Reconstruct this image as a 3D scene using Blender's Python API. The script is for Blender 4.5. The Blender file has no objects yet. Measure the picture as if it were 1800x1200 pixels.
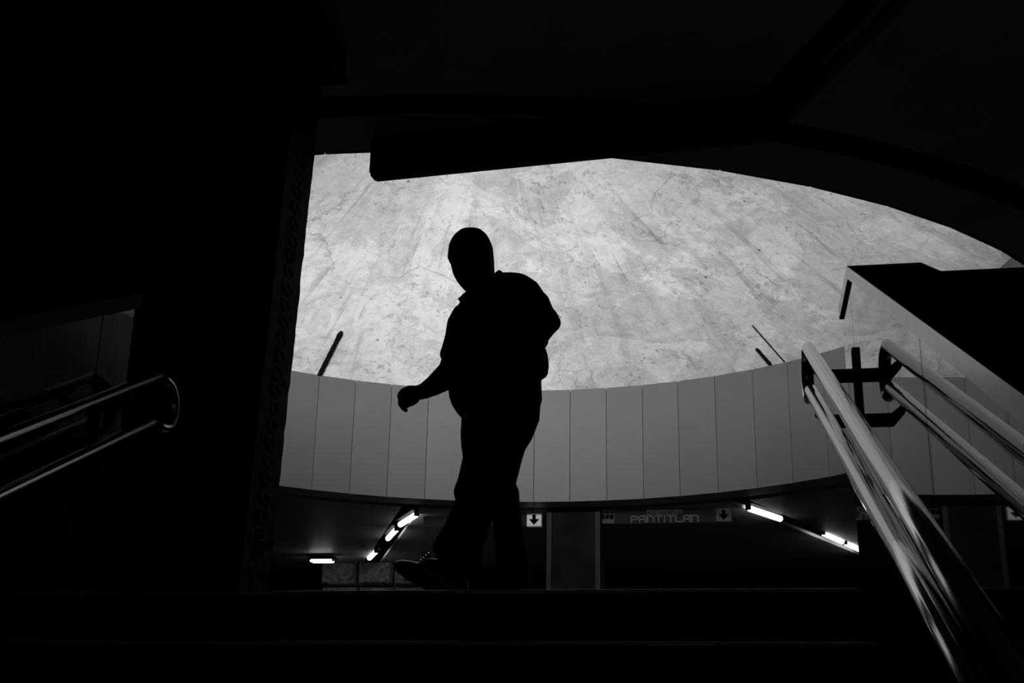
import bpy, bmesh, math, random
from mathutils import Vector, Matrix
R = math.radians
random.seed(7)
scn = bpy.context.scene
COL = scn.collection

# ------------------------------------------------------------------ camera
# heights below are given above the upper floor minus DZ; the camera stands on the stairs
F_PX, PITCH, ROLL, YAW = 2200.0, R(18.2176), R(1.0555), R(10.5285)
DZ = 0.42                      # upper floor lies .42 m above the lens
r_ = Vector((math.cos(YAW), math.sin(YAW), 0)); h_ = Vector((-math.sin(YAW), math.cos(YAW), 0)); z_ = Vector((0, 0, 1))
fwd = h_*math.cos(PITCH) + z_*math.sin(PITCH); up0 = -h_*math.sin(PITCH) + z_*math.cos(PITCH)
rt = r_*math.cos(ROLL) + up0*math.sin(ROLL); upv = -r_*math.sin(ROLL) + up0*math.cos(ROLL)
cam_d = bpy.data.cameras.new('camera'); cam = bpy.data.objects.new('camera', cam_d); COL.objects.link(cam)
cam_d.sensor_width = 36; cam_d.lens = F_PX*36/1800; cam_d.clip_end = 200; cam_d.clip_start = .02
M = Matrix((rt, upv, -fwd)).transposed().to_4x4(); M.translation = Vector((0, 0, -DZ)); cam.matrix_world = M
scn.camera = cam

def at(px, py, Y):
    "point on the plane at distance Y along the stairs seen at a pixel of the 1800x1200 photo"
    v = fwd*F_PX + rt*(px-900) + upv*(600-py)
    v = v*(Y/v.y); return Vector((v.x, v.y, v.z-DZ))

# ------------------------------------------------------------------ world, light, exposure
w = bpy.data.worlds.new('world'); scn.world = w; w.use_nodes = True
w.node_tree.nodes['Background'].inputs[0].default_value = (1, 1, 1, 1)
w.node_tree.nodes['Background'].inputs[1].default_value = 0.02
scn.view_settings.view_transform = 'Standard'; scn.view_settings.look = 'None'
scn.view_settings.gamma = 1; scn.view_settings.use_curve_mapping = False; scn.view_settings.exposure = 0

CX, CY, RR = -2.436, 11.928, 5.45             # centre and radius of the round opening
Z_CEIL = 3.4-DZ; Z_TOP = 5.042-DZ             # suspended ceiling, top of the round fascia
def pol(deg, r, z=0.0): return Vector((CX + r*math.sin(R(deg)), CY + r*math.cos(R(deg)), z))

# unseen area lights added inside the near half of the drum to brighten the cone
DOME_LIGHTS = [(124, 105), (143, 105), (162, 150), (180, 220), (198, 225), (217, 135), (236, 105)]
for a, pw in DOME_LIGHTS:
    l = bpy.data.lights.new('added_dome_light', 'AREA'); l.shape = 'RECTANGLE'; l.size = .9; l.size_y = .25
    l.energy = pw*.215; l.spread = R(54)
    o = bpy.data.objects.new('added_dome_light', l); COL.objects.link(o)
    o.location = pol(a, 5.0, Z_TOP-.25)
    tgt = pol(180-a, 5.3, Z_TOP+.15)
    o.rotation_euler = (tgt-o.location).to_track_quat('-Z', 'Y').to_euler()

# ------------------------------------------------------------------ material helpers
def mat(name, col, rough=.5, metal=0, spec=.5, noise=None, bump=0, scale=8, emit=None, estr=1, coords='Object'):
    m = bpy.data.materials.new(name); m.use_nodes = True; nt = m.node_tree; b = nt.nodes['Principled BSDF']
    if isinstance(col, (int, float)): col = (col, col, col)
    b.inputs['Base Color'].default_value = (*col, 1); b.inputs['Roughness'].default_value = rough
    b.inputs['Metallic'].default_value = metal; b.inputs['Specular IOR Level'].default_value = spec
    tc = nt.nodes.new('ShaderNodeTexCoord')
    n = nt.nodes.new('ShaderNodeTexNoise'); n.inputs['Scale'].default_value = scale; n.inputs['Detail'].default_value = 6
    nt.links.new(tc.outputs[coords], n.inputs['Vector'])
    if noise:
        r = nt.nodes.new('ShaderNodeValToRGB'); r.color_ramp.elements[0].position = .3; r.color_ramp.elements[1].position = .7
        lo = [c*(1-noise) for c in col]; hi = [min(1, c*(1+noise)) for c in col]
        r.color_ramp.elements[0].color = (*lo, 1); r.color_ramp.elements[1].color = (*hi, 1)
        nt.links.new(n.outputs['Fac'], r.inputs['Fac']); nt.links.new(r.outputs['Color'], b.inputs['Base Color'])
    if bump:
        bp = nt.nodes.new('ShaderNodeBump'); bp.inputs['Strength'].default_value = bump; bp.inputs['Distance'].default_value = .01
        nt.links.new(n.outputs['Fac'], bp.inputs['Height']); nt.links.new(bp.outputs['Normal'], b.inputs['Normal'])
    if emit is not None:
        b.inputs['Emission Color'].default_value = (emit, emit, emit, 1); b.inputs['Emission Strength'].default_value = estr
    return m

def concrete():
    "weathered concrete of the cone: UV x = along the ring (m), y = down the slope (m)"
    m = bpy.data.materials.new('weathered_concrete'); m.use_nodes = True; nt = m.node_tree; L = nt.links
    b = nt.nodes['Principled BSDF']; b.inputs['Roughness'].default_value = .9; b.inputs['Specular IOR Level'].default_value = .1
    tc = nt.nodes.new('ShaderNodeTexCoord')
    def mp(sx, sy, off=(0, 0, 0), src='UV'):
        q = nt.nodes.new('ShaderNodeMapping'); q.inputs['Scale'].default_value = (sx, sy, 1 if src == 'UV' else sx); q.inputs['Location'].default_value = off
        L.new(tc.outputs[src], q.inputs['Vector']); return q.outputs['Vector']
    def noise(vec, s, det=8, rough=.6, dist=0):
        n = nt.nodes.new('ShaderNodeTexNoise'); n.inputs['Scale'].default_value = s; n.inputs['Detail'].default_value = det
        n.inputs['Roughness'].default_value = rough; n.inputs['Distortion'].default_value = dist; L.new(vec, n.inputs['Vector']); return n.outputs['Fac']
    def ramp(fac, p0, v0, p1, v1):
        r = nt.nodes.new('ShaderNodeMapRange'); r.inputs[1].default_value = p0; r.inputs[2].default_value = p1
        r.inputs[3].default_value = v0; r.inputs[4].default_value = v1; L.new(fac, r.inputs[0]); return r.outputs[0]
    def mul(a, c):
        x = nt.nodes.new('ShaderNodeMath'); x.operation = 'MULTIPLY'; L.new(a, x.inputs[0])
        if isinstance(c, float): x.inputs[1].default_value = c
        else: L.new(c, x.inputs[1])
        return x.outputs[0]
    obj = mp(1, 1, src='Object')
    big = ramp(noise(obj, .8, 4, .55, .3), .38, .90, .62, 1.04)
    patch = ramp(noise(mp(1, 1, (7, 3, 0), 'Object'), .62, 10, .64, .9), .492, .84, .506, 1.0)      # peeled, sharper-edged tone
    patch2 = ramp(noise(mp(1, 1, (17, 5, 2), 'Object'), 1.5, 10, .66, 1.2), .56, 1.0, .575, 1.09)
    mid = ramp(noise(obj, 5, 12, .74, .8), .32, .76, .62, 1.1)
    fine = ramp(noise(obj, 30, 8, .8), .32, .84, .66, 1.09)
    streak = mul(ramp(noise(mp(1.5, .22), 1.7, 9, .68, .35), .34, .84, .5, 1.0), ramp(noise(mp(2.2, .33, (3, 1, 0)), 1.9, 6, .6, .3), .30, .66, .42, 1.0))
    flmask = ramp(noise(mp(1, 1, (3, 9, 1), 'Object'), 1.5, 4, .6), .45, 0, .58, 1)
    fleck0 = noise(mp(1, 1, (1, 2, 3), 'Object'), 15, 3, .6, .4)
    sub = nt.nodes.new('ShaderNodeMath'); sub.operation = 'MULTIPLY_ADD'; L.new(flmask, sub.inputs[0]); sub.inputs[1].default_value = .085; L.new(fleck0, sub.inputs[2])
    fleck = ramp(sub.outputs[0], .65, 1, .73, .66)
    vor = nt.nodes.new('ShaderNodeTexVoronoi'); vor.inputs['Scale'].default_value = 2.0; L.new(obj, vor.inputs['Vector'])
    pits = ramp(vor.outputs['Distance'], .028, .3, .045, 1)
    crk = nt.nodes.new('ShaderNodeTexVoronoi'); crk.feature = 'DISTANCE_TO_EDGE'; crk.inputs['Scale'].default_value = .55
    dn = nt.nodes.new('ShaderNodeTexNoise'); dn.inputs['Scale'].default_value = 1.3; dn.inputs['Detail'].default_value = 9; L.new(obj, dn.inputs['Vector'])
    va = nt.nodes.new('ShaderNodeVectorMath'); va.operation = 'MULTIPLY_ADD'; L.new(dn.outputs['Color'], va.inputs[0]); va.inputs[1].default_value = (1.6, 1.6, 1.6); L.new(obj, va.inputs[2])
    L.new(va.outputs[0], crk.inputs['Vector'])
    cm = ramp(noise(mp(1, 1, (5, 5, 5), 'Object'), 1.1, 3, .5), .45, 1, .6, .72)
    mx = nt.nodes.new('ShaderNodeMath'); mx.operation = 'MAXIMUM'; L.new(cm, mx.inputs[0]); L.new(ramp(crk.outputs['Distance'], .0, .4, .012, 1), mx.inputs[1])
    sp = nt.nodes.new('ShaderNodeSeparateXYZ'); L.new(tc.outputs['UV'], sp.inputs[0]); so = nt.nodes.new('ShaderNodeSeparateXYZ'); L.new(tc.outputs['Object'], so.inputs[0])
    wn = noise(mp(1, 1, (4, 4, 8), 'Object'), .9, 10, .62, .7)
    def madd(a, k, c):
        x = nt.nodes.new('ShaderNodeMath'); x.operation = 'MULTIPLY_ADD'; L.new(a, x.inputs[0]); x.inputs[1].default_value = k
        if isinstance(c, (int, float)): x.inputs[2].default_value = c
        else: L.new(c, x.inputs[2])
        return x.outputs[0]
    wet_r = ramp(madd(wn, 3.2, sp.outputs['Y']), 5.13, 0, 5.2, 1)          # damp, darker lower right of the cone
    wet_x = ramp(madd(wn, 3.0, so.outputs['X']), -1.3, 0, -.6, 1)
    wet = ramp(mul(wet_r, wet_x), 0, 1, 1, .86)
    side = ramp(so.outputs['X'], -4.0, 1, 2.5, .9)                          # the concrete colour is darker towards the right
    big = mul(mul(big, wet), side)
    v = mul(mul(mul(mul(big, patch), mul(mid, fine)), mul(mul(streak, patch2), fleck)), mul(pits, mx.outputs[0]))
    v = mul(v, .98)
    cl = nt.nodes.new('ShaderNodeMath'); cl.operation = 'MINIMUM'; L.new(v, cl.inputs[0]); cl.inputs[1].default_value = .95; v = cl.outputs[0]
    cc = nt.nodes.new('ShaderNodeCombineColor'); [L.new(v, cc.inputs[i]) for i in range(3)]
    L.new(cc.outputs[0], b.inputs['Base Color'])
    bp = nt.nodes.new('ShaderNodeBump'); bp.inputs['Strength'].default_value = .25; bp.inputs['Distance'].default_value = .02
    L.new(mid, bp.inputs['Height']); L.new(bp.outputs['Normal'], b.inputs['Normal'])
    return m

def marble(name, base, vein, rough=.015, ior=1.27):
    m = bpy.data.materials.new(name); m.use_nodes = True; nt = m.node_tree; L = nt.links
    b = nt.nodes['Principled BSDF']; b.inputs['Roughness'].default_value = rough; b.inputs['IOR'].default_value = ior
    tc = nt.nodes.new('ShaderNodeTexCoord'); n = nt.nodes.new('ShaderNodeTexNoise')
    n.inputs['Scale'].default_value = 2.3; n.inputs['Detail'].default_value = 10; n.inputs['Distortion'].default_value = 1.5
    L.new(tc.outputs['Object'], n.inputs['Vector'])
    r = nt.nodes.new('ShaderNodeValToRGB'); e = r.color_ramp.elements
    e[0].position = .35; e[0].color = (base*.6,)*3+(1,); e[1].position = .6; e[1].color = (base,)*3+(1,)
    x = e.new(.5); x.color = (vein,)*3+(1,); y = e.new(.48); y.color = (base*.8,)*3+(1,); y2 = e.new(.52); y2.color = (base*.8,)*3+(1,)
    L.new(n.outputs['Fac'], r.inputs['Fac']); L.new(r.outputs['Color'], b.inputs['Base Color'])
    return m

MT = dict(
    concrete=concrete(),
    fascia=mat('painted_panel', .085, .55, noise=.05, scale=1.5, spec=.3),
    seam=mat('dark_joint', .006, .9, spec=.1),
    stain=mat('black_drip', .006, .9, noise=.5, scale=30, spec=.1),
    ceil=mat('ceiling_panel', .45, .5, noise=.08, scale=3, spec=.35),
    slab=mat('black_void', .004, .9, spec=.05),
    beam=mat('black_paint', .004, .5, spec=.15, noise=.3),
    beam_lip=mat('dark_grey_paint', .012, .5, spec=.3),
    floor=mat('dark_floor', .03, .35, noise=.2, scale=3),
    step=mat('dark_step_stone', .008, .6, noise=.3, scale=20, spec=.2),
    nosing=mat('metal_step_nosing', .4, .3, metal=.8),  # metal nosing, rounded so the step edge catches the dome light
    marble=marble('polished_dark_marble', .014, .02),
    marble_l=marble('polished_marble', .06, .1, .03, 1.6),
    coping=mat('honed_coping_lit', .5, .22, noise=.06, scale=20, spec=.6),  # pale copy of the coping stone, its light put into the colour
    coping_top=mat('dark_coping_top', .006, .6, spec=.1),  # near-black coping colour, keeps the slab's shaded faces black
    black_metal=mat('black_metal', .004, .75, spec=.08, noise=.2),
    steel=mat('brushed_steel', .38, .11, metal=1, noise=.04, scale=60),
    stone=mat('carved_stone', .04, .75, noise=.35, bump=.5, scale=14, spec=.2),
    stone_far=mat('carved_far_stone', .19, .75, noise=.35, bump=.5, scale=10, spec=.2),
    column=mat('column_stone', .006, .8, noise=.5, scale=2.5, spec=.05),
    column_edge=mat('column_edge_metal', .016, .6, noise=.2, spec=.1),
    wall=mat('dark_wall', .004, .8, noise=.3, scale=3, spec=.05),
    tube=mat('fluorescent_tube', .8, .4, emit=1, estr=5),
    tube_off=mat('unlit_tube', .2, .35),
    sign=mat('sign_panel', .006, .9, noise=.05, spec=.03, emit=1, estr=.005),  # sign colours glow faintly so the light looks even across them
    sign_white=mat('sign_white', .3, .5, emit=1, estr=.05),
    sign_white_dim=mat('sign_white_dim', .02, .9, emit=1, estr=.02, spec=.02),
    sign_text=mat('sign_letters', .01, .9, emit=1, estr=.034, spec=.02),
    sign_black=mat('sign_black', .002, 1, spec=0),
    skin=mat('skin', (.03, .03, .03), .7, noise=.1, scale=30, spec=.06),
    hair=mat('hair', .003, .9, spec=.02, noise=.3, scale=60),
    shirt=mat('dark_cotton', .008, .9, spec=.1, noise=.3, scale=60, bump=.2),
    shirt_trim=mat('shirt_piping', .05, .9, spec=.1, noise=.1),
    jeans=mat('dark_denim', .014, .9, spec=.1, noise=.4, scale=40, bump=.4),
    shoe=mat('black_leather', .01, .25, spec=.6, noise=.1),
    sole=mat('rubber_sole', .008, .8, spec=.1, noise=.1),
    buckle=mat('buckle_steel', .5, .3, metal=1),
)

# ------------------------------------------------------------------ object helpers
def obj(name, bm, m, parent=None, smooth=False, loc=None):
    me = bpy.data.meshes.new(name); bmesh.ops.recalc_face_normals(bm, faces=bm.faces); bm.to_mesh(me); bm.free()
    mats = m if isinstance(m, (list, tuple)) else [m]
    for x in mats: me.materials.append(MT[x])
    if smooth:
        for p in me.polygons: p.use_smooth = True
    o = bpy.data.objects.new(name, me); COL.objects.link(o)
    if parent is not None: o.parent = parent; o.matrix_parent_inverse = Matrix.Translation(-parent.location)
    return o
def struct(name, bm, m, parent=None, smooth=False):
    o = obj(name, bm, m, parent, smooth)
    if parent is None: o['kind'] = 'structure'
    return o
def tag(o, label, cat, group=None):
    o['label'] = label; o['category'] = cat
    if group: o['group'] = group
    return o
def thing(name, loc, label, cat, group=None):
    o = bpy.data.objects.new(name, None); COL.objects.link(o); o.location = loc; o.empty_display_size = .1
    return tag(o, label, cat, group)
def box(bm, x0, x1, y0, y1, z0, z1, mi=0, M_=None):
    vs = [bm.verts.new((x, y, z)) for z in (z0, z1) for y in (y0, y1) for x in (x0, x1)]
    if M_ is not None:
        for v in vs: v.co = M_ @ v.co
    for f in ((0, 1, 3, 2), (4, 6, 7, 5), (0, 4, 5, 1), (2, 3, 7, 6), (0, 2, 6, 4), (1, 5, 7, 3)):
        q = bm.faces.new([vs[i] for i in f]); q.material_index = mi
    return bm
def B(*a, **k): return box(bmesh.new(), *a, **k)
def prism(bm, pts, vec, mi=0):
    "extrude a closed polygon (list of Vectors) along vec"
    a = [bm.verts.new(p) for p in pts]; b = [bm.verts.new(Vector(p)+Vector(vec)) for p in pts]; n = len(a)
    fs = [bm.faces.new(a[::-1]), bm.faces.new(b)]
    for i in range(n): fs.append(bm.faces.new((a[i], a[(i+1) % n], b[(i+1) % n], b[i])))
    for f in fs: f.material_index = mi
    return bm
def tube(bm, pts, r, seg=20, cap=True):
    pts = [Vector(p) for p in pts]; rings = []
    T = [((pts[min(i+1, len(pts)-1)]-pts[max(i-1, 0)])).normalized() for i in range(len(pts))]
    n = T[0].orthogonal().normalized()
    for i, p in enumerate(pts):
        n = (n - T[i]*n.dot(T[i])).normalized(); b = T[i].cross(n)
        rr = r[i] if isinstance(r, (list, tuple)) else r
        k = 1.0
        if 0 < i < len(pts)-1:
            a = (pts[i]-pts[i-1]).normalized().dot((pts[i+1]-pts[i]).normalized()); k = 1/math.sqrt(max(.3, (1+a)/2))
        rings.append([bm.verts.new(p + (n*math.cos(t)+b*math.sin(t))*rr*k) for t in [2*math.pi*j/seg for j in range(seg)]])
    for a, b in zip(rings, rings[1:]):
        for j in range(seg): bm.faces.new((a[j], a[(j+1) % seg], b[(j+1) % seg], b[j]))
    if cap: bm.faces.new(rings[0][::-1]); bm.faces.new(rings[-1])
    return bm
def loft(bm, rings, cap=True):
    rs = [[bm.verts.new(p) for p in r] for r in rings]; n = len(rs[0])
    for a, b in zip(rs, rs[1:]):
        for j in range(n): bm.faces.new((a[j], a[(j+1) % n], b[(j+1) % n], b[j]))
    if cap: bm.faces.new(rs[0][::-1]); bm.faces.new(rs[-1])
    return bm

# ================================================================== SETTING
# ---- the round drum: fascia panels
ANG = [-43.64, -37.88, -32.2, -26.61, -20.9, -15.3, -9.9, -4.6, .84, 6.41, 12.0, 17.56, 23.42, 29.47, 35.15]
n = 16; ANG += [35.15+(127.8-35.15)*i/n for i in range(1, n)]
ANG += [127.8, 134.3, 140.7, 147.2, 153.9, 161.4]
n = 26; ANG += [161.4+(316.36-161.4)*i/n for i in range(1, n)]
NA = len(ANG)
bm = bmesh.new()
for i in range(NA):
    a0, a1 = ANG[i], ANG[(i+1) % NA] + (360 if i == NA-1 else 0)
    p0, p1 = pol(a0, RR), pol(a1, RR); d = (p1-p0).normalized(); out = Vector((d.y, -d.x, 0))
    if out.dot(p0-Vector((CX, CY, 0))) < 0: out = -out
    p0 = p0 + d*.004; p1 = p1 - d*.004
    q = [p0, p1, p1+out*.03, p0+out*.03]
    prism(bm, [Vector((v.x, v.y, Z_CEIL)) for v in q], (0, 0, Z_TOP-Z_CEIL), 0)
ring = []
for r, z in ((RR+.02, Z_CEIL+.004), (RR+.02, Z_TOP-.004), (RR+.06, Z_TOP-.004), (RR+.06, Z_CEIL+.004)):
    ring.append([bm.verts.new(pol(a, r, z)) for a in ANG])
for k in range(4):
    a, b = ring[k], ring[(k+1) % 4]
    for i in range(NA):
        f = bm.faces.new((a[i], a[(i+1) % NA], b[(i+1) % NA], b[i])); f.material_index = 1
struct('wall_round', bm, ['fascia', 'seam'])

# ---- concrete cone over the drum
def z_cone(r): # gentle dome profile
    t = max(0, 5.46-r)
    return Z_TOP + .52*t - .012*t*t
bm = bmesh.new(); uv = bm.loops.layers.uv.new('UVMap'); NR, NS = 28, 144
rads = [5.475]+[5.44*(1-i/NR)+.02 for i in range(NR)]
g = [[bm.verts.new(pol(360*j/NS, r, z_cone(r)-(.03 if r > 5.47 else 0))) for j in range(NS)] for r in rads]
for i in range(NR):
    for j in range(NS):
        f = bm.faces.new((g[i][j], g[i][(j+1) % NS], g[i+1][(j+1) % NS], g[i+1][j]))
        for l, (ii, jj) in zip(f.loops, ((i, j), (i, j+1), (i+1, j+1), (i+1, j))): l[uv].uv = (jj/NS*34, rads[ii])
dark_disc = bmesh.new(); hv = [dark_disc.verts.new(pol(360*j/48, 1.5, z_cone(1.5)-.02)) for j in range(48)]; dark_disc.faces.new(hv)
hw = [dark_disc.verts.new(v.co+Vector((0, 0, .5))) for v in hv]; dark_disc.faces.new(hw[::-1])
for j in range(48): dark_disc.faces.new((hv[j], hv[(j+1) % 48], hw[(j+1) % 48], hw[j]))
struct('added_dark_disc', dark_disc, 'slab')  # unseen black disc added to darken the reflections in the rails
bm.faces.new(g[-1])
me_o = obj('ceiling_dome', bm, 'concrete', smooth=True); me_o['kind'] = 'structure'
sm = me_o.modifiers.new('thickness', 'SOLIDIFY'); sm.thickness = .15; sm.offset = 1
es = me_o.modifiers.new('edges', 'EDGE_SPLIT'); es.split_angle = R(35)

def stain(pts, wd):
    "dark run of grime that follows the slope; pts = (angle, radius)"
    bm = bmesh.new(); L_, Rr_ = [], []
    N = 14
    for i in range(N+1):
        t = i/N; a = pts[0][0]+(pts[1][0]-pts[0][0])*t; r = pts[0][1]+(pts[1][1]-pts[0][1])*t
        wv = wd*(.8+.3*random.random())*(.55 if i == N else 1)
        da = math.degrees(wv/2/r)
        L_.append(bm.verts.new(pol(a-da, r, z_cone(r)-.012))); Rr_.append(bm.verts.new(pol(a+da, r, z_cone(r)-.012)))
    for i in range(N): bm.faces.new((L_[i], L_[i+1], Rr_[i+1], Rr_[i]))
    o = obj('drip_stain', bm, 'stain', me_o); s = o.modifiers.new('t', 'SOLIDIFY'); s.thickness = .01; s.offset = 0
    return o
stain(((-37.9, 5.47), (-37.9, 4.62)), .075)
stain(((32.6, 5.43), (32.4, 5.12)), .055)
stain(((34.9, 5.43), (34.6, 4.75)), .014)

# unseen ledge added to cut the downward spill of the dome lights
bm = bmesh.new(); N = 40; lg = [[bm.verts.new(pol(112+136*j/N, r, z)) for j in range(N+1)] for r, z in ((4.75, Z_TOP-.33), (RR-.001, Z_TOP-.33), (RR-.001, Z_TOP-.37), (4.75, Z_TOP-.37))]
for k in range(4):
    for j in range(N): bm.faces.new((lg[k][j], lg[k][j+1], lg[(k+1) % 4][j+1], lg[(k+1) % 4][j]))
bm.faces.new([lg[k][0] for k in range(4)]); bm.faces.new([lg[k][N] for k in range(4)][::-1])
struct('trim_7', bm, 'beam')
# ---- ring soffit, gap and sector panels of the suspended ceiling
SLOTS = [-21.9, 23.4, 67.5, 111, 154.3, 199.5, 247, 292]
def arc(a0, a1, r, step=3.0):
    k = max(2, int(abs(a1-a0)/step)); return [(a0+(a1-a0)*i/k, r) for i in range(k+1)]
bm = bmesh.new()
for i in range(NA):
    a0, a1 = ANG[i], ANG[(i+1) % NA] + (360 if i == NA-1 else 0)
    e = .03 if i % 2 else .0
    q = [pol(a0+e, RR+.031, Z_CEIL), pol(a1, RR+.031, Z_CEIL), pol(a1, 5.885, Z_CEIL), pol(a0+e, 5.885, Z_CEIL)]
    d = .0
    prism(bm, q, (0, 0, .012))
struct('trim_1', bm, 'ceil')
for i, a in enumerate(SLOTS):
    b = SLOTS[(i+1) % len(SLOTS)] + (360 if i == len(SLOTS)-1 else 0)
    bm = bmesh.new(); HW = .15; R0, R1 = 6.125, 24.0
    seq = []
    A = lambda r: math.degrees(math.asin(HW/r))
    seq += [pol(x, r, Z_CEIL) for x, r in arc(a+A(R0), b-A(R0), R0)]
    seq += [pol(x, r, Z_CEIL) for x, r in arc(b-A(R1), a+A(R1), R1, 6)]
    prism(bm, seq, (0, 0, .05))
    o = struct('ceiling' if i == 0 else 'ceiling.%03d' % i, bm, 'ceil')
# black void slab above the panels, open over the drum
bm = bmesh.new(); NS = 96
rr = [[bm.verts.new(pol(360*j/NS, r, z)) for j in range(NS)] for r, z in ((RR+.1, Z_CEIL+.45), (26, Z_CEIL+.45), (26, Z_CEIL+.6), (RR+.1, Z_CEIL+.6))]
for k in range(4):
    a, b = rr[k], rr[(k+1) % 4]
    for j in range(NS): bm.faces.new((a[j], a[(j+1) % NS], b[(j+1) % NS], b[j]))
struct('ceiling_slab', bm, 'slab')
# inner side of the ring gap and slot fixtures come later

# ---- floor, steps
XL, XR = -2.257, .381
bm = B(-14, 10, 3.39, 24.2, -.3, -.002); struct('floor', bm, 'floor')
bm = bmesh.new()
NSTEP = 11
for i in range(NSTEP):
    y0 = 3.39-.335*i; z1 = -.165*i
    if i == 0: box(bm, XL+.003, XR-.003, y0-.0, y0+.3, z1-.5, z1+.0)
    else: box(bm, XL+.003, XR-.003, y0-.0, y0+.34, z1-.5, z1)
struct('floor_stairs', bm, 'step')
bm = bmesh.new()
struct('floor_lower', B(-6, 6, -4.5, 3.39-.335*10, -2.1, -1.82), 'floor')
bm.free()
for i in range(3):
    y0 = 3.39-.335*i; z1 = -.165*i
    bm = bmesh.new()
    tube(bm, [(-2.1+.1*i, y0-.001, z1-.0035), (.3, y0-.001, z1-.0035)], .0065, 16)
    o = struct('trim_%d' % (2+i), bm, 'nosing')

# ---- right stair wall with sloped coping
def zc(y): return 1.518-DZ + .4755*(y-3.9) if y < 3.9 else 1.518-DZ      # coping upper edge
YE = 4.27
bm = bmesh.new()
SEAMS = [4.27, 3.93, 2.57, 1.2, -.17, -1.5]
for a, b in zip(SEAMS, SEAMS[1:]):
    a_, b_ = a-.0035, b+.0035
    ys = sorted({a_, b_} | ({3.9} if b_ < 3.9 < a_ else set()))
    top = [Vector((XR, y, zc(y)-.045)) for y in ys]
    prism(bm, [Vector((XR, ys[0], -2.6)), Vector((XR, ys[-1], -2.6))] + top[::-1], (.2, 0, 0), 0)
top = [Vector((XR+.012, y, zc(y)-.046)) for y in (-1.5, 3.9, YE-.02)]
prism(bm, [Vector((XR+.012, -1.5, -2.6)), Vector((XR+.012, YE-.02, -2.6))] + top[::-1], (.15, 0, 0), 1)
struct('wall_right', bm, ['marble', 'seam'])
cw = thing('wall_coping', (XR, 3.9, zc(3.9)), 'sloping stone coping on the right stair wall, front edge coloured as lit, top as shaded', 'coping')
OV = .009
zz_ = lambda y, d: Vector((XR-OV, y, zc(y)-d))
prism_f = [zz_(-1.5, .045), zz_(3.9, .045), zz_(4.3, .045), zz_(4.3, .0008), zz_(3.9, .0008), zz_(-1.5, .0008)]
obj('edge_strip', prism(bmesh.new(), prism_f, (.0012, 0, 0)), 'coping', cw)
prism_s = [Vector((XR-OV+.0014, v.y, v.z+(.0008 if k > 2 else 0))) for k, v in enumerate(prism_f)]
obj('coping_slab', prism(bmesh.new(), prism_s, (.222+OV-.0014, 0, 0)), 'coping_top', cw)
# cross parapet to the right of the stair head
bm = bmesh.new(); box(bm, XR+.222, 4.5, 3.98, 4.2, -2.6, 1.50-DZ); struct('wall_parapet', bm, 'coping_top')
bm = B(XR+.224, 4.5, 3.97, 4.21, 1.50-DZ, 1.512-DZ); struct('trim_5', bm, 'beam_lip')

# ---- left stair wall
ZB0 = 3.2-DZ
def zl(y): return 1.60-DZ + .47*(y-4.2)
bm = bmesh.new()
for a, b in zip([4.2, 3.37+.6, 3.1, 2.1, 1.1, .1, -1.5], [3.37+.6, 3.1, 2.1, 1.1, .1, -1.5]):
    prism(bm, [Vector((XL, b+.003, -2.6)), Vector((XL, a-.003, -2.6)), Vector((XL, a-.003, zl(a))), Vector((XL, b+.003, zl(b)))], (-.25, 0, 0))
prism(bm, [Vector((XL-.01, -1.5, -2.6)), Vector((XL-.01, 4.19, -2.6)), Vector((XL-.01, 4.19, zl(4.19)-.005)), Vector((XL-.01, -1.5, zl(-1.5)-.005))], (-.2, 0, 0), 1)
struct('wall_left', bm, ['marble_l', 'seam'])
bm = bmesh.new()
prism(bm, [Vector((XL+.012, -1.5, zl(-1.5))), Vector((XL+.012, 4.22, zl(4.22))), Vector((XL+.012, 4.22, zl(4.22)+.06)), Vector((XL+.012, -1.5, zl(-1.5)+.06))], (-.3, 0, 0))
o = obj('wall_coping', bm, 'coping_top'); tag(o, 'dark sloping coping on top of the polished left stair wall', 'coping')
# dark flank wall beyond the left stair wall, and lower hall behind the camera
struct('wall_flank', B(-4.6, -4.4, -1.5, 5.4, -2.6, 3.6), 'marble_l')

struct('wall_hall', B(-4.4, -2.3, 5.37, 5.55, -.001, Z_CEIL-.002), 'marble_l')
# ---- bulkhead over the stele
ZB = ZB0
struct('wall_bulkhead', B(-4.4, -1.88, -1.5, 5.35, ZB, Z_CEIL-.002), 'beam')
bm = bmesh.new(); box(bm, -1.88, -1.867, -1.5, 5.362, ZB, ZB+.035); box(bm, -4.4, -1.88, 5.35, 5.362, ZB, ZB+.035)
struct('trim_6', bm, 'beam_lip')

# ---- far walls
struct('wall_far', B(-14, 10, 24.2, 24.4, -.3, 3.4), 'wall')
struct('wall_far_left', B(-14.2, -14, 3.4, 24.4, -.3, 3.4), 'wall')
struct('wall_far_right', B(10, 10.2, 3.4, 24.4, -.3, 3.4), 'wall')

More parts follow.
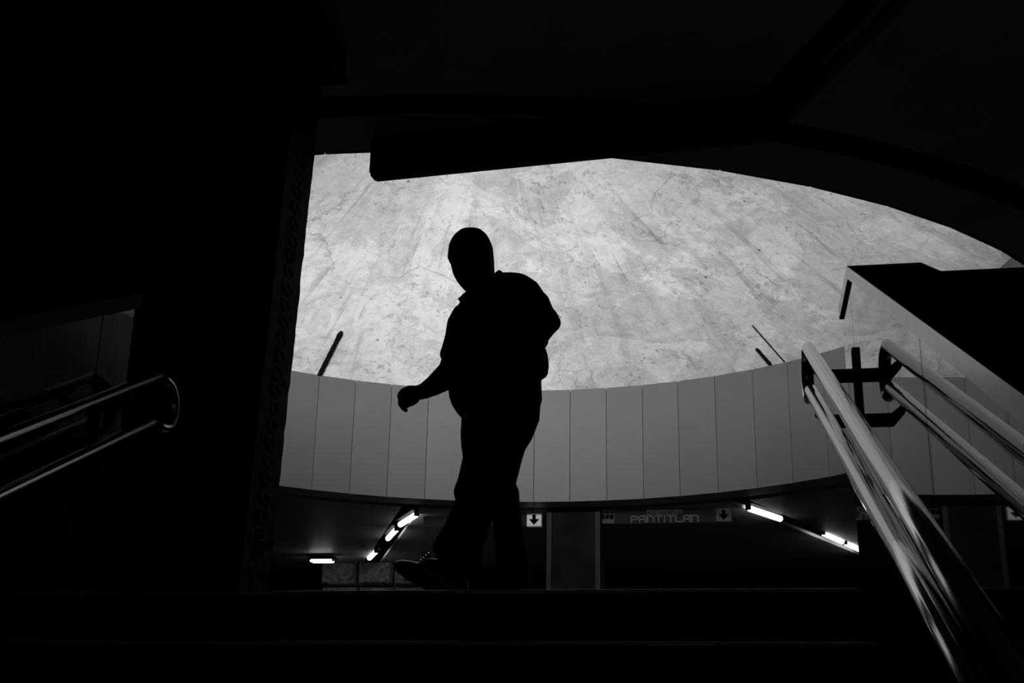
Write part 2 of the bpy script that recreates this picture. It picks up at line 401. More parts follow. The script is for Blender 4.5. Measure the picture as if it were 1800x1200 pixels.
# ================================================================== OBJECTS
# ---- shutter box hanging over the stair head
bx0, bx1 = -2.02, .195; byf, zt, zb_ = 6.2, 3.1-DZ, 2.86
sb = thing('shutter_box', (-.9, byf, 2.75), 'long black metal box slung under the ceiling over the stair head', 'box')
def on_z(px, py, z):
    v = fwd*F_PX + rt*(px-900) + upv*(600-py); v = v*((z+DZ)/v.z); return Vector((v.x, v.y, z))
zt = Z_CEIL-.001
p_tl = on_z(652, 240, zt); zb_ = at(650, 303, p_tl.y).z; p_tr = on_z(1336, 166, zt); p_br = on_z(1338, 231.5, zb_)
p_l = Vector((p_tl.x, p_tl.y, 0)); p_r = Vector(((p_tr.x+p_br.x)/2, (p_tr.y+p_br.y)/2, 0))
dx_ = (p_r-p_l).normalized(); nb_ = Vector((-dx_.y, dx_.x, 0)); LB = (p_r-p_l).length
MB = Matrix((dx_, nb_, Vector((0, 0, 1)))).transposed().to_4x4(); MB.translation = p_l
bm = B(0, LB, 0, .075, zb_, zt, 0, MB)
bmesh.ops.bevel(bm, geom=bm.edges[:], offset=.006, segments=2, affect='EDGES')
obj('housing', bm, 'beam', sb)
bm = bmesh.new(); box(bm, .012, LB+.04, -.004, .07, zb_-.022, zb_-.0005, 0, MB); box(bm, .03, LB+.04, .008, .06, zb_-.034, zb_-.022, 0, MB)
obj('guide_lip', bm, 'beam_lip', sb)

# ---- handrails
RAD = .0215
def rail_pts(x, y_end, zu, su, zl_, sl_, y_start):
    "double rail joined by a level return loop at the top"
    up = [Vector((x, y_start, zu-su*(y_end-y_start))), Vector((x, y_end, zu))]
    lo = [Vector((x, y_end-.01, zl_)), Vector((x, y_start, zl_-sl_*(y_end-.01-y_start)))]
    rc = (zu-zl_)/2; cyy = y_end+.07; cz = (zu+zl_)/2
    loop = [Vector((x, cyy+rc*math.cos(t), cz+rc*math.sin(t))) for t in [math.pi/2-math.pi*i/16 for i in range(17)]]
    return up, lo, [Vector((x, y_end, zu))] + loop + [Vector((x, y_end-.01, zl_))]
def handrail(x, y_end, zu, su, zl_, sl_, wall_x, br, label):
    t = thing('handrail', (x, y_end, 0), label, 'handrail', None)
    up, lo, loop = rail_pts(x, y_end, zu, su, zl_, sl_, -.6)
    obj('upper_rail', tube(bmesh.new(), up, RAD, 28), 'steel', t, True)
    obj('lower_rail', tube(bmesh.new(), lo, RAD, 28), 'steel', t, True)
    obj('return_loop', tube(bmesh.new(), loop, RAD*.99, 24), 'steel', t, True)
    s = 1 if wall_x > x else -1
    for yb in br:
        zu_b = zu-su*(y_end-yb); zl_b = zl_-sl_*(y_end-yb)
        bk = obj('bracket', box(bmesh.new(), min(wall_x, wall_x-s*.012), max(wall_x, wall_x-s*.012), yb-.02, yb+.02, zl_b-.12, zu_b+.02), 'black_metal', t)
        for zz in (zu_b, zl_b):
            bm = bmesh.new()
            a0 = Vector((wall_x, yb, zz-.065)); 
            pts = [Vector((wall_x-s*.005, yb-.019, zz-.085)), Vector((x+s*.03, yb-.019, zz-.085)), Vector((x-s*.006, yb-.019, zz-.045)), Vector((x-s*.006, yb-.019, zz-.018)),
                   Vector((x+s*.006, yb-.019, zz-.018)), Vector((x+s*.012, yb-.019, zz-.03)), Vector((x+s*.038, yb-.019, zz-.05)), Vector((wall_x-s*.005, yb-.019, zz-.05))]
            prism(bm, pts, (0, .038, 0)); obj('arm', bm, 'black_metal', bk)
    return t
handrail(.251, 4.141, 1.32-DZ, .4357, 1.168-DZ, .4136, XR, (3.9, .9), 'pair of round steel handrails on the right polished wall')
handrail(-2.127, 4.187, 1.32-DZ, .5, 1.139-DZ, .505, XL, (4.0, 2.6), 'pair of round steel handrails on the darker left wall, looped end')

# ---- carved stele
def relief(seed, W, H, cell=.02, depth=.02):
    rnd = random.Random(seed); nx, nz = int(W/cell), int(H/cell); g = [[0.0]*(nx+1) for _ in range(nz+1)]
    for _ in range(int(W*H*26)):
        cx_, cz_ = rnd.uniform(.08, W-.08), rnd.uniform(.1, H-.1); ra, rb = rnd.uniform(.03, .11), rnd.uniform(.03, .12); th = rnd.uniform(0, 3.14); kind = rnd.random()
        for iz in range(nz+1):
            z = iz*cell-cz_
            if abs(z) > .16: continue
            for ix in range(nx+1):
                x = ix*cell-cx_
                if abs(x) > .16: continue
                u = x*math.cos(th)+z*math.sin(th); v = -x*math.sin(th)+z*math.cos(th); q = math.hypot(u/ra, v/rb)
                if kind < .6: h = math.exp(-((q-1)/.28)**2)
                elif kind < .85: h = 1 if q < .8 else 0
                else: h = .5+.5*math.sin(u*220) if q < 1 else 0
                g[iz][ix] = max(g[iz][ix], h)
    return g, nx, nz
def stele():
    t = thing('carved_stele', (-2.35, 5.2, 0), 'tall black stone stele with carved relief at the left of the stair head', 'stele')
    H = ZB; yF, yB = 5.02, 5.35
    def xr(z):  # right side, battered
        zz = z+DZ; return -2.078 + .078*(zz-.66)/(3.2-.66)
    def xl(z): zz = z+DZ; return -2.60 - .08*(zz-.66)/(3.2-.66)
    bm = bmesh.new()
    # body as stacked rings with slightly chipped corners
    rings = []; NZ = 60; rnd = random.Random(3)
    for i in range(NZ+1):
        z = H*i/NZ; j = rnd.uniform(-.003, .003)
        rings.append([(xl(z), yF, z), (xr(z)+j, yF, z), (xr(z)+j, yB, z), (xl(z), yB, z)])
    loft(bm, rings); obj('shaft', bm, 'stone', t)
    # relief panel on the front face
    W, Hh = .40, H-.5; g, nx, nz = relief(5, W, Hh); bm = bmesh.new(); vv = []
    for iz in range(nz+1):
        z = .35+iz*.02; xm = (xl(z)+xr(z))/2-W/2
        vv.append([bm.verts.new((xm+ix*.02, yF-.002-.022*g[iz][ix] if 0 < ix < nx and 0 < iz < nz else yF+.004, z)) for ix in range(nx+1)])
    for iz in range(nz):
        for ix in range(nx): bm.faces.new((vv[iz][ix], vv[iz][ix+1], vv[iz+1][ix+1], vv[iz+1][ix]))
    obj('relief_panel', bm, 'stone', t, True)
    # bands of rings down both borders and the right flank
    for nm, fx, yy in (('border_beads', lambda z: xr(z)-.028, yF-.001), ('border_beads', lambda z: xl(z)+.028, yF-.001), ('flank_beads', lambda z: xr(z)+.001, None)):
        bm = bmesh.new(); z = .06
        while z < H-.06:
            c = Vector((fx(z), yy if yy else (yF+yB)/2, z)); ring = []
            ax = Vector((1, 0, 0)) if yy else Vector((0, 1, 0)); k = .018 if yy else .05
            P = [c+ax*k*math.cos(q)+Vector((0, 0, .026*math.sin(q))) for q in [2*math.pi*i/14 for i in range(14)]]
            tube(bm, P+[P[0]], .006, 6, False); z += .082
        obj(nm, bm, 'stone', t, True)
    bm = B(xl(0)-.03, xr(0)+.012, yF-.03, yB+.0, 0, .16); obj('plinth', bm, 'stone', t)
    return t
stele()

# ---- far frieze of carved blocks (each course one block object)
YF_ = 22.9
def block(px0, px1, py0, py1, seed, first):
    a = at(px0, py1, YF_); b = at(px1, py0, YF_)
    x0, x1, z0, z1 = a.x+.01, b.x-.01, a.z+.01, min(b.z-.01, Z_CEIL-.01)
    W, H = x1-x0, z1-z0; c = .03; nx, nz = int(W/c), int(H/c); rnd = random.Random(seed)
    bm = bmesh.new(); shapes = [(rnd.uniform(.15, W-.15), rnd.uniform(.12, max(.13, H-.12)), rnd.uniform(.05, .15), rnd.uniform(.05, .13), rnd.uniform(0, 3), rnd.random()) for _ in range(9)]
    vv = []
    for iz in range(nz+1):
        row = []
        for ix in range(nx+1):
            X, Z = W*ix/nx, H*iz/nz; h = 0
            for (sx, sz, ra, rb, th, kd) in shapes:
                u = (X-sx)*math.cos(th)+(Z-sz)*math.sin(th); v = -(X-sx)*math.sin(th)+(Z-sz)*math.cos(th); q = math.hypot(u/ra, v/rb)
                h = max(h, math.exp(-((q-1)/.25)**2) if kd < .75 else (1 if q < .8 else 0))
            edge = min(X, Z, W-X, H-Z); 
            if edge < .05: h = .6
            if edge < .012: h = -1.5
            row.append(bm.verts.new((x0+X, YF_-.11*h, z0+Z)))
        vv.append(row)
    for iz in range(nz):
        for ix in range(nx): bm.faces.new((vv[iz][ix], vv[iz][ix+1], vv[iz+1][ix+1], vv[iz+1][ix]))
    prism(bm, [(x0, YF_+.07, z0), (x1, YF_+.07, z0), (x1, YF_+.07, z1), (x0, YF_+.07, z1)], (0, .2, 0))
    return bm
fr = thing('carved_frieze', (at(660, 1040, YF_).x, YF_+.2, 0), 'grey carved stone block wall below the slanting row of lit tubes', 'frieze')
k = 0
for (a, b) in ((563, 627), (628, 690), (691, 753), (754, 816)):
    for (c, d) in ((981, 1029), (1030, 1078), (1079, 1127)):
        obj('carved_block', block(a, b, c, d, 20+k, False), 'stone_far', fr, True); k += 1
xa, xb = at(563, 1000, YF_).x, at(816, 1000, YF_).x
obj('backing', B(xa, xb, YF_+.25, YF_+.4, 0, Z_CEIL-.02), 'stone_far', fr)

# ---- far column behind the ring
yc = 17.85
cx0, cx1 = at(961, 960, yc).x, at(1055, 960, yc).x
ct = thing('column', ((cx0+cx1)/2, yc+.4, 0), 'dark square column under the ring, between the arrow sign and the lettered sign', 'column')
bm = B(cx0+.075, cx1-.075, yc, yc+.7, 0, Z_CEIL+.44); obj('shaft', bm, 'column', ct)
for xx in (cx0, cx1-.07): obj('edge_strip', B(xx, xx+.07, yc-.015, yc+.7, 0, Z_CEIL+.44), 'column_edge', ct)

# ---- station signs
YS = 17.93
def rect(px0, py0, px1, py1, y, dy, m, name, par, off=0):
    a, b = at(px0, py1, y), at(px1, py0, y)
    return obj(name, B(a.x, b.x, y-off, y-off+dy, a.z, b.z), m, par)
def arrow(px0, py0, px1, py1, y, m, par):
    a, b = at(px0, py1, y), at(px1, py0, y); W, H = b.x-a.x, b.z-a.z
    P = [(.38, .9), (.62, .9), (.62, .55), (.86, .55), (.5, .1), (.14, .55), (.38, .55)]
    return obj('arrow', prism(bmesh.new(), [Vector((a.x+u*W, y, a.z+v*H)) for u, v in P], (0, -.006, 0)), m, par)
GL = {'D': [[(0, 0), (0, 1), (.8, 1), (1, .8), (1, .2), (.8, 0), (0, 0)]], 'I': [[(.5, 0), (.5, 1)]],
      'R': [[(0, 0), (0, 1), (1, 1), (1, .5), (0, .5)], [(.5, .5), (1, 0)]], 'E': [[(1, 1), (0, 1), (0, 0), (1, 0)], [(0, .5), (.8, .5)]],
      'C': [[(1, 1), (0, 1), (0, 0), (1, 0)]], 'O': [[(0, 0), (0, 1), (1, 1), (1, 0), (0, 0)]], 'N': [[(0, 0), (0, 1), (.8, 1), (1, .8), (1, 0)]],
      'P': [[(0, 0), (0, 1), (.85, 1), (1, .85), (1, .45), (0, .45)]], 'A': [[(0, 0), (0, .85), (.15, 1), (1, 1), (1, 0)], [(0, .45), (1, .45)]],
      'T': [[(0, 1), (1, 1)], [(.5, 1), (.5, 0)]], 'L': [[(0, 1), (0, 0), (1, 0)]]}
def text(s, px0, py0, px1, py1, y, th, m, par, widths=None):
    a, b = at(px0, py1, y), at(px1, py0, y); W, H = b.x-a.x, b.z-a.z
    ws = [.35 if c == 'I' else 1 for c in s]; gap = .32; tot = sum(ws)+gap*(len(s)-1); u = W/tot; x = a.x; bm = bmesh.new()
    for c, wc in zip(s, ws):
        for st in GL[c]:
            for (p, q) in zip(st, st[1:]):
                P0 = Vector((x+p[0]*u*wc, y, a.z+p[1]*H)); P1 = Vector((x+q[0]*u*wc, y, a.z+q[1]*H)); d = (P1-P0).normalized(); n_ = Vector((-d.z, 0, d.x))*th/2
                P0 = P0-d*th/2; P1 = P1+d*th/2
                prism(bm, [P0-n_, P1-n_, P1+n_, P0+n_], (0, -.006, 0))
        x += u*(wc+gap)
    return obj('lettering', bm, m, par)
s1 = thing('direction_sign', at(1180, 906, YS), 'long hanging sign lettered DIRECCION PANTITLAN with a down arrow', 'sign')
rect(1080, 896, 1285, 919, YS, .1, 'sign', 'panel', s1)
rect(1259, 893.5, 1285, 916, YS, .02, 'sign_white_dim', 'arrow_plate', s1, .02)
arrow(1259, 893.5, 1285, 916, YS-.021, 'sign_black', s1)
text('DIRECCION', 1137, 896.5, 1198, 903.5, YS-.001, .014, 'sign_white_dim', s1)
text('PANTITLAN', 1110, 905.5, 1227, 917.5, YS-.001, .02, 'sign_text', s1)
for px in (1100, 1265): 
    p = at(px, 897, YS); obj('hanger', B(p.x-.01, p.x+.01, YS+.04, YS+.06, p.z, Z_CEIL+.44), 'black_metal', s1)
s2 = thing('notice_panel', at(1069, 910, YS+.3), 'small lit notice panel between the column and the lettered sign', 'sign')
rect(1056, 902, 1081, 919, YS+.22, .06, 'sign_white_dim', 'panel', s2)
for a, b in ((1058, 1063), (1065, 1070), (1072, 1078)): rect(a, 904, b, 912, YS+.22, .01, 'sign_black', 'window', s2, .009)
p = at(1068, 902, YS+.25); obj('hanger', B(p.x-.01, p.x+.01, YS+.24, YS+.26, p.z, Z_CEIL+.44), 'black_metal', s2)
s3 = thing('direction_sign', at(900, 913, YS), 'hanging sign with a white down-arrow plate just right of the walking man', 'sign')
rect(744, 904, 926, 925, YS, .1, 'sign', 'panel', s3)
rect(926, 902, 951.5, 924.5, YS, .1, 'sign_white', 'arrow_plate', s3)
arrow(926, 902, 951.5, 924.5, YS-.001, 'sign_black', s3)
text('DIRECCION', 805, 904, 868, 911, YS-.001, .014, 'sign_white_dim', s3)
for px in (790, 935):
    p = at(px, 905, YS); obj('hanger', B(p.x-.01, p.x+.01, YS+.04, YS+.06, p.z, Z_CEIL+.44), 'black_metal', s3)

# ---- fluorescent lamps in the radial slots
def lamp(p0, p1, rad, label, group=None, lit=True, twin=False, name='tube_lamp', zt=Z_CEIL):
    d = (p1-p0); L = d.length; d.normalize(); s = Vector((0, 0, 1)).cross(d); mid = (p0+p1)/2
    t = thing(name, mid, label, 'lamp', group)
    Mx = Matrix((d, s, Vector((0, 0, 1)))).transposed().to_4x4(); Mx.translation = mid
    offs = (-rad*2.6, rad*2.6) if twin else (0,)
    hw = rad*1.8*(2.4 if twin else 1)
    obj('housing', box(bmesh.new(), -L/2-.03, L/2+.03, -hw, hw, rad*1.4, rad*1.4+.05, 0, Mx), 'black_metal', t)
    for of in offs:
        k = 6; pts = [mid-d*(L/2)+s*of]+[mid-d*(L/2-rad*.7)+s*of, mid+d*(L/2-rad*.7)+s*of]+[mid+d*(L/2)+s*of]
        obj('tube', tube(bmesh.new(), pts, [rad*.55, rad, rad, rad*.55], 18), 'tube' if lit else 'tube_off', t, True)
        for sg in (-1, 1):
            obj('socket', box(bmesh.new(), sg*(L/2+.012)-.012, sg*(L/2+.012)+.012, of-rad*.9, of+rad*.9, -rad*.6, rad*1.4, 0, Mx), 'black_metal', t)
    return t
def slot_pt(px, py, z=Z_CEIL-.01):
    v = fwd*F_PX + rt*(px-900) + upv*(600-py); k = (z+DZ)/v.z; v = v*k; return Vector((v.x, v.y, v.z-DZ))
ZL = Z_CEIL-.01
LG = 'lit tubes in the ceiling slots'
lamp(slot_pt(732, 904), slot_pt(703, 922), .043, 'lit fluorescent tube nearest the ring in the left ceiling slot', LG)
lamp(slot_pt(697, 930), slot_pt(681.5, 946.5), .043, 'lit fluorescent tube, middle one in the left ceiling slot', LG)
lamp(slot_pt(661, 969), slot_pt(649, 981), .043, 'lit fluorescent tube, farthest one in the left ceiling slot', LG)
lamp(slot_pt(1316, 893), slot_pt(1373, 912), .043, 'lit fluorescent tube nearest the ring in the right ceiling slot', LG)
lamp(slot_pt(1447, 937), slot_pt(1481, 952), .043, 'lit fluorescent tube, second from the ring in the right ceiling slot', LG)
lamp(slot_pt(1486, 954), slot_pt(1521, 970), .043, 'lit fluorescent tube, third from the ring beside the right handrail', LG)
a, b = at(548, 975, 22.0), at(586.5, 977, 22.0); b.z = a.z = min(a.z, Z_CEIL-.12)
lamp(a, b, .024, 'pair of short lit tubes hung crosswise above the carved frieze', twin=True)
for px, py, L_ in ((1497, 50, 1.25),):
    pa, pb = slot_pt(1443, 108, Z_CEIL+.1), slot_pt(1443, 108, Z_CEIL+.1) + (pol(154.3, 8.2)-pol(154.3, 6.8))
    lamp(pa, pb, .045, 'unlit fluorescent tube in the near ceiling slot at the upper right', lit=False)

# ================================================================== THE MAN
def srow(bm, rows, Y, flat=True, seg=28, exp=2.3):
    "loft of horizontal ovals: rows = (py, left px, right px, depth half m[, dY])"
    rings = []
    for row in rows:
        py, l, r, d = row[:4]; y = Y+(row[4] if len(row) > 4 else 0)
        a, b = at(l, py, y), at(r, py, y); c = (a+b)/2; w_ = (b.x-a.x)/2; ring = []
        for k in range(seg):
            t = 2*math.pi*k/seg; cs, sn = math.cos(t), math.sin(t)
            ux = math.copysign(abs(cs)**(2/exp), cs); uy = math.copysign(abs(sn)**(2/exp), sn)
            ring.append(Vector((c.x+w_*ux, c.y+d*uy, c.z)))
        rings.append(ring)
    return loft(bm, rings)
def limb(bm, pts, seg=20, round_ends=True):
    "pts = (px, py, Y, half width px, half depth m)"
    P = [at(p[0], p[1], p[2]) for p in pts]; rings = []; sc = (at(901, 600, 4.7)-at(900, 600, 4.7)).length
    n_ = len(P)
    for i, p in enumerate(P):
        t = (P[min(i+1, n_-1)]-P[max(i-1, 0)]).normalized(); yv = Vector((0, 1, 0)); nn = t.cross(yv)
        if nn.length < .2: nn = Vector((1, 0, 0))
        nn.normalize(); dv = nn.cross(t).normalized(); w_ = pts[i][3]*sc; d = pts[i][4]
        rings.append([p+nn*w_*math.cos(a)+dv*d*math.sin(a) for a in [2*math.pi*k/seg for k in range(seg)]])
    if round_ends:
        def cap(r, c, dirv, wd): return [c+(q-c)*.6+dirv*wd*.5 for q in r]
        t0 = (P[0]-P[1]).normalized(); t1 = (P[-1]-P[-2]).normalized()
        rings = [cap(rings[0], P[0], t0, pts[0][3]*sc)]+rings+[cap(rings[-1], P[-1], t1, pts[-1][3]*sc)]
    return loft(bm, rings)
def remesh(o, v, sm_it=4):
    m = o.modifiers.new('skin', 'REMESH'); m.mode = 'VOXEL'; m.voxel_size = v; m.use_smooth_shade = True
    s = o.modifiers.new('smooth', 'SMOOTH'); s.factor = .5; s.iterations = sm_it
YM = 4.72
man = thing('person', (at(870, 1100, 4.8).x, 4.8, 0), 'stout man in dark polo shirt and jeans walking left across the stair head', 'person')
# skin: head, neck, arms and hands in one surface
bm = bmesh.new()
srow(bm, [(407.5, 819, 839, .035, .01), (410.5, 808, 848, .06, .01), (417, 800, 855, .078, .005), (425, 794.5, 859.5, .09), (435, 790.5, 863, .097), (447, 789, 864.5, .1), (455, 788.5, 865, .1),
          (460, 790.5, 865.5, .099), (465, 793.5, 866, .098), (472, 795, 866, .096), (482, 797.5, 866, .092), (491, 802, 866, .085), (500, 808.5, 864, .075), (507, 815, 858, .062), (513, 822, 850, .04)], YM)
limb(bm, [(846, 485, YM, 21, .06), (853, 505, YM, 23, .065), (860, 530, YM, 30, .09)])
limb(bm, [(806, 462, YM-.07, 5, .012), (808, 470, YM-.095, 5.5, .016), (810, 477, YM-.112, 5.5, .016)], 12)      # nose
limb(bm, [(812, 479, YM-.1, 7, .012), (822, 480, YM-.1, 4, .01)], 10)
limb(bm, [(810, 492, YM-.082, 5, .008), (818, 493, YM-.092, 6, .009), (828, 491, YM-.088, 4, .008)], 10)          # lips
limb(bm, [(796, 457, YM-.06, 4, .012), (812, 456, YM-.092, 4, .012), (828, 457, YM-.095, 3.5, .012)], 10)         # brow
limb(bm, [(819, 502, YM-.06, 6, .02), (828, 505, YM-.07, 7, .02)], 10)                                            # chin
limb(bm, [(851, 455, YM-.095, 5, .014), (854, 462, YM-.1, 6, .016), (852, 471, YM-.098, 5, .014), (848, 478, YM-.092, 3.5, .01)], 12)  # ear
# forward (right) arm
YA = 4.6
limb(bm, [(808, 600, YA+.04, 22, .05), (800, 630, YA+.02, 22, .05), (794, 652, YA, 24, .048), (778, 667, YA-.02, 21.5, .045), (760, 679, YA-.03, 17, .037), (744, 687.5, YA-.04, 13.5, .03), (731, 691, YA-.045, 12.5, .026)])
limb(bm, [(735, 690, YA-.045, 12.5, .026), (722, 692, YA-.05, 15, .028), (712, 696, YA-.05, 14, .036), (707, 700, YA-.05, 11, .036)])     # palm
for fx in ([(710, 692, -.085, 6), (703.5, 700, -.088, 4.8), (703.5, 710, -.085, 4.3), (709, 718, -.082, 4), (715, 721.5, -.08, 3.6)],
           [(711, 693, -.062, 6), (705, 702, -.064, 5), (708, 712, -.062, 4.4), (717, 714, -.058, 4)],
           [(713, 694, -.038, 5.6), (707, 703, -.04, 4.8), (712, 712, -.038, 4.2), (721, 711, -.035, 3.8)],
           [(716, 696, -.016, 5), (711, 705, -.018, 4.3), (717, 711, -.016, 3.8), (724, 708, -.014, 3.4)]):
    limb(bm, [(x, y, YA+dy, w_, w_*.0021) for x, y, dy, w_ in fx], 12)
limb(bm, [(733, 694, YA-.075, 7, .016), (731, 703, YA-.09, 6, .013), (724, 709, YA-.1, 5, .011), (716, 711, YA-.1, 4, .009)], 12)       # thumb
# bent (left) arm, forearm across the belly
limb(bm, [(935, 530, 4.68, 18, .05), (955, 554, 4.62, 20, .05), (965, 567, 4.58, 20.5, .048), (952, 583, 4.54, 18.5, .042), (928, 598, 4.51, 16, .036), (905, 610, 4.495, 13.5, .03)])
limb(bm, [(908, 608, 4.495, 13, .027), (893, 616, 4.49, 16, .026), (880, 623, 4.49, 15, .024)])
for k, (ox, oy, L_) in enumerate(((0, -9, 20), (-1, -3, 23), (-1, 3, 22), (2, 9, 17))):
    limb(bm, [(881+ox, 622+oy, 4.487, 4.6, .01), (881+ox-L_*.5, 626+oy, 4.485, 4.3, .0095), (881+ox-L_, 632+oy, 4.5, 3.8, .0085)], 10)
limb(bm, [(897, 606, 4.48, 6, .012), (888, 599, 4.475, 5, .011), (878, 597, 4.475, 4.2, .009)], 10)
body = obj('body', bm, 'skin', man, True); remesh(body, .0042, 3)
# hair: cap over crown and back, with loose wisps
bm = bmesh.new()
srow(bm, [(406, 818, 842, .03, .012), (409, 808, 850, .06, .012), (416, 801.5, 857, .078, .012), (424, 799, 861.5, .09, .012), (434, 803, 865, .095, .012), (446, 815, 866.3, .096, .015), (458, 830, 867, .09, .02), (470, 845, 867.5, .075, .025), (478, 856, 868, .05, .02)], YM+.01)
hr = obj('hair', bm, 'hair', man, True); remesh(hr, .006, 2)
bm = bmesh.new(); rnd = random.Random(11)
for k in range(60):
    a = rnd.uniform(-.5, 1.25) if k % 5 else rnd.uniform(-1.0, -.75); cxp, cyp = 828, 446
    px = cxp+37.5*math.sin(a); py = cyp-39*math.cos(a); dY = rnd.uniform(-.03, .05); ln = rnd.uniform(2, 7)
    tx, ty = math.cos(a), math.sin(a)
    P = [at(px-tx*4, py-ty*4+1.5, YM+dY), at(px+math.sin(a)*2, py-math.cos(a)*2, YM+dY), at(px+tx*ln+math.sin(a)*1.2, py+ty*ln-math.cos(a)*1.0, YM+dY)]
    tube(bm, P, .0006, 4)
obj('loose_hair', bm, 'hair', hr)
# polo shirt
bm = bmesh.new()
srow(bm, [(486, 872, 912, .045), (489, 850, 928, .07), (495, 838, 936, .095), (503, 828, 947, .11), (515, 819, 955, .125), (530, 814, 960, .14), (543, 805, 957, .15), (556, 796, 957, .155), (570, 790, 956, .16), (586, 786, 958, .165),
          (598, 787, 964, .168), (604, 788, 961, .168), (609, 789, 955, .168), (616, 790, 959.5, .168), (626, 791, 962.5, .168), (640, 791, 964, .168), (656.5, 790, 962, .168), (658.5, 790, 953, .168), (668, 790, 950, .168),
          (685, 790.5, 951, .168), (700, 792, 952, .165), (712, 796, 948.5, .162), (722, 802, 948, .158), (730, 808.5, 947.5, .152), (735, 815, 946, .145)], YM+.04)
limb(bm, [(905, 506, YM+.03, 15, .06), (920, 519, YM, 23, .07), (942, 536, YM-.04, 26, .068), (952, 556, YM-.08, 24, .065), (963, 564, YM-.1, 21.5, .062)])
limb(bm, [(812, 552, YM-.01, 15, .06), (806, 572, YM-.03, 20, .066), (803, 596, YM-.06, 20.5, .066), (797, 615, YM-.08, 20, .062), (793, 628, YM-.09, 20.5, .06)])
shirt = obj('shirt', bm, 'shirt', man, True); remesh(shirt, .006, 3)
# collar
bm = bmesh.new(); N = 40; up_, lo_, mid_ = [], [], []
for k in range(N+1):
    t = R(14)+(2*math.pi-R(28))*k/N + math.pi; c, s = math.cos(t), math.sin(t)
    up_.append(at(843+30*c, 499-19*c+0, YM+.01+.085*s)); mid_.append(at(845+33*c, 497-20*c, YM+.01+.098*s)); lo_.append(at(846+39*c+(-2 if c < -.8 else 0), 506-21*c, YM+.01+.115*s))
a_, b_, c_ = ([bm.verts.new(p) for p in q] for q in (up_, mid_, lo_))
for k in range(N): bm.faces.new((a_[k], a_[k+1], b_[k+1], b_[k])); bm.faces.new((b_[k], b_[k+1], c_[k+1], c_[k]))
col = obj('collar', bm, 'shirt', shirt, True); s_ = col.modifiers.new('t', 'SOLIDIFY'); s_.thickness = .006
for dy in (-.05, .03):
    bm = prism(bmesh.new(), [at(823, 511, YM-.04+dy), at(804.5, 524.5, YM-.05+dy), at(806, 527, YM-.05+dy), at(816, 533, YM-.04+dy), at(832, 520, YM-.03+dy)], (0, .02, 0))
    obj('collar_point', bm, 'shirt', shirt)
bm = prism(bmesh.new(), [at(866, 484, YM+.03), at(871, 478, YM+.03), at(877, 474, YM+.03), at(881, 475.5, YM+.03), at(885, 480, YM+.03), at(891, 479.5, YM+.03), at(892, 487, YM+.03), at(876, 494, YM+.03)], (0, .03, 0))
obj('collar_fold', bm, 'shirt', shirt)
# sleeve piping
bm = bmesh.new()
P = [at(944+42*q, 549-4*math.sin(q*2.4)+12*q*q*q, YM-.158+.09*q*q) for q in [i/12 for i in range(13)]]
tube(bm, P, .0016, 6); obj('sleeve_piping', bm, 'shirt_trim', shirt)
for k, (bx, by) in enumerate(((822, 530), (820, 542), (818, 555))):
    bm = bmesh.new(); bmesh.ops.create_uvsphere(bm, u_segments=10, v_segments=6, radius=.005, matrix=Matrix.Translation(at(bx, by, YM-.105-.012*k)))
    obj('button', bm, 'shirt_trim', shirt, True)
# belt and buckle
bm = bmesh.new(); srow(bm, [(727, 811, 946.5, .148), (738, 813.5, 945.5, .148)], YM+.04); belt = obj('belt', bm, 'shoe', man, True)
obj('buckle', limb(bmesh.new(), [(816, 731, YM-.05, 2.4, .004), (821, 729.5, YM-.07, 2.4, .004)], 8), 'buckle', belt)
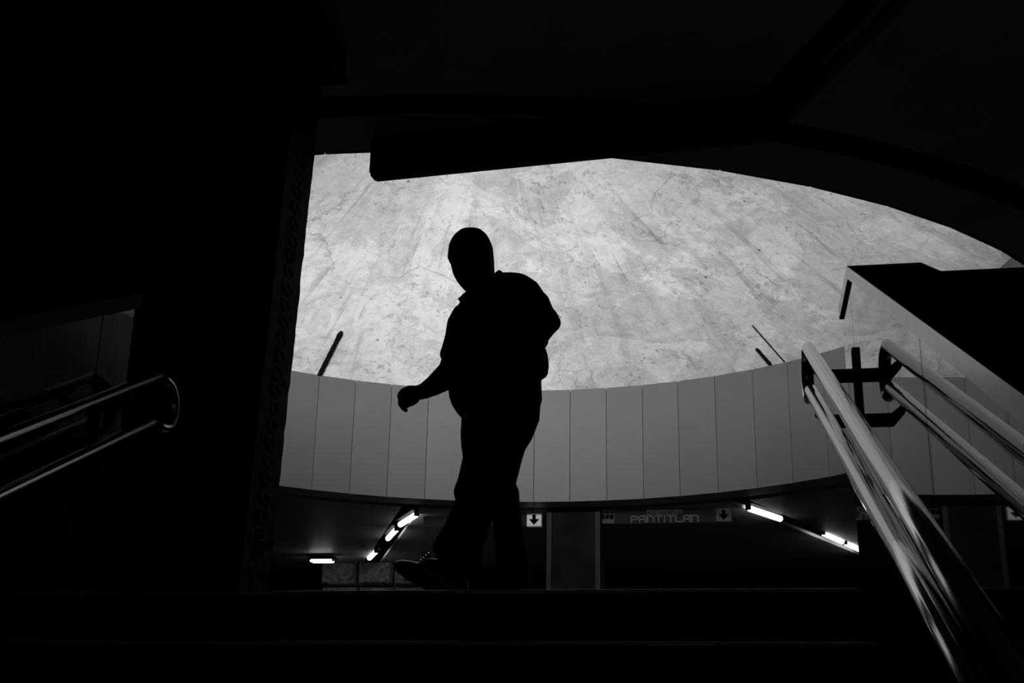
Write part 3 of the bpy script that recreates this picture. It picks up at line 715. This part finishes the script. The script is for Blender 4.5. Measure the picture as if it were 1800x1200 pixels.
# jeans
bm = bmesh.new()
srow(bm, [(724, 811, 946.5, .13), (735, 813, 947.5, .145), (748, 813, 942, .15), (760, 812, 937, .15), (768, 812, 934, .148), (785, 813, 923, .14), (802, 815, 917, .13), (815, 816, 912, .12)], YM+.04)
srow(bm, [(790, 814, 890, .1, .02), (806, 815, 889, .1), (816, 813, 887, .1), (828, 810, 886, .098), (845, 806, 884, .095), (857, 800.5, 884, .092), (864, 799, 882, .092), (871, 799.5, 879, .09), (880, 802, 877, .088), (888, 800, 873, .086), (896, 797, 870, .086), (906, 790, 867, .085),
          (920, 784, 862, .084), (935, 776, 857, .083), (948, 767, 852, .083), (958, 762, 849, .083), (968, 762, 846, .082), (980, 769, 845, .082), (995, 779, 845, .08), (1012, 795, 845, .07)], YM-.05)
srow(bm, [(785, 850, 923, .1), (803, 852, 917.5, .1), (815, 853, 914, .098), (828, 855, 911, .095), (840, 857, 907.5, .09), (849, 858, 905.5, .088), (855, 859, 909, .088), (862, 860, 911.5, .088), (875, 862, 912, .088), (890, 864, 913.5, .088), (906, 866, 916, .086),
          (930, 868, 918.5, .085), (950, 870, 922, .084), (975, 872, 928, .084), (1000, 873, 930.5, .084), (1035, 871, 933.5, .084), (1060, 869, 935, .084), (1090, 866, 936, .084), (1101, 866, 936, .083)], YM+.15)
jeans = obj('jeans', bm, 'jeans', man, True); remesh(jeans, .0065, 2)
# shoes
def shoe(pts, sole_pts, Yd):
    s = obj('shoe', limb(bmesh.new(), pts), 'shoe', man, True); remesh(s, .005, 2)
    bm = bmesh.new(); rings = []
    for (x, yb, hw) in sole_pts:
        a = at(x, yb, Yd); rings.append([a+Vector((0, -hw, 0)), a+Vector((0, hw, 0)), a+Vector((.0, hw, .02)), a+Vector((.0, -hw, .02))])
    loft(bm, rings); obj('sole', bm, 'sole', s)
    return s
YS1 = YM-.06
sh = shoe([(697.5, 992, YS1, 6.5, .028), (704, 994, YS1, 10, .038), (716, 999, YS1, 13.5, .045), (732, 1005, YS1, 15.5, .046), (750, 1005, YS1, 23, .043), (770, 1013, YS1, 29, .04), (792, 1026, YS1, 28, .038), (806, 1038, YS1, 21, .036), (813, 1046, YS1, 13, .03)],
          [(694, 998, .02), (702, 1008, .036), (725, 1024, .044), (755, 1040, .036), (785, 1056, .033), (812, 1066, .03), (822, 1064, .02)], YS1)
bm = bmesh.new()
for k in range(4):
    q = k/3; x, y = 741+14*q, 984-12*q
    tube(bm, [at(x-1, y+9, YS1-.035), at(x-2, y+1, YS1-.02), at(x-1, y-1, YS1), at(x, y+1, YS1+.02)], .003, 6)
tube(bm, [at(745, 978, YS1-.01), at(741, 971, YS1-.02), at(748, 969, YS1-.02), at(751, 974, YS1-.01)], .002, 6)
obj('laces', bm, 'shoe', sh)
shoe([(868, 1113, YM+.1, 5, .025), (876, 1110, YM+.1, 9, .04), (893, 1106, YM+.12, 12, .045), (912, 1100, YM+.15, 17, .042), (930, 1100, YM+.15, 18, .038), (938, 1104, YM+.15, 13, .03)],
     [(862, 1117, .02), (872, 1118.5, .036), (895, 1118.5, .044), (920, 1118, .036), (940, 1117.5, .03)], YM+.13)
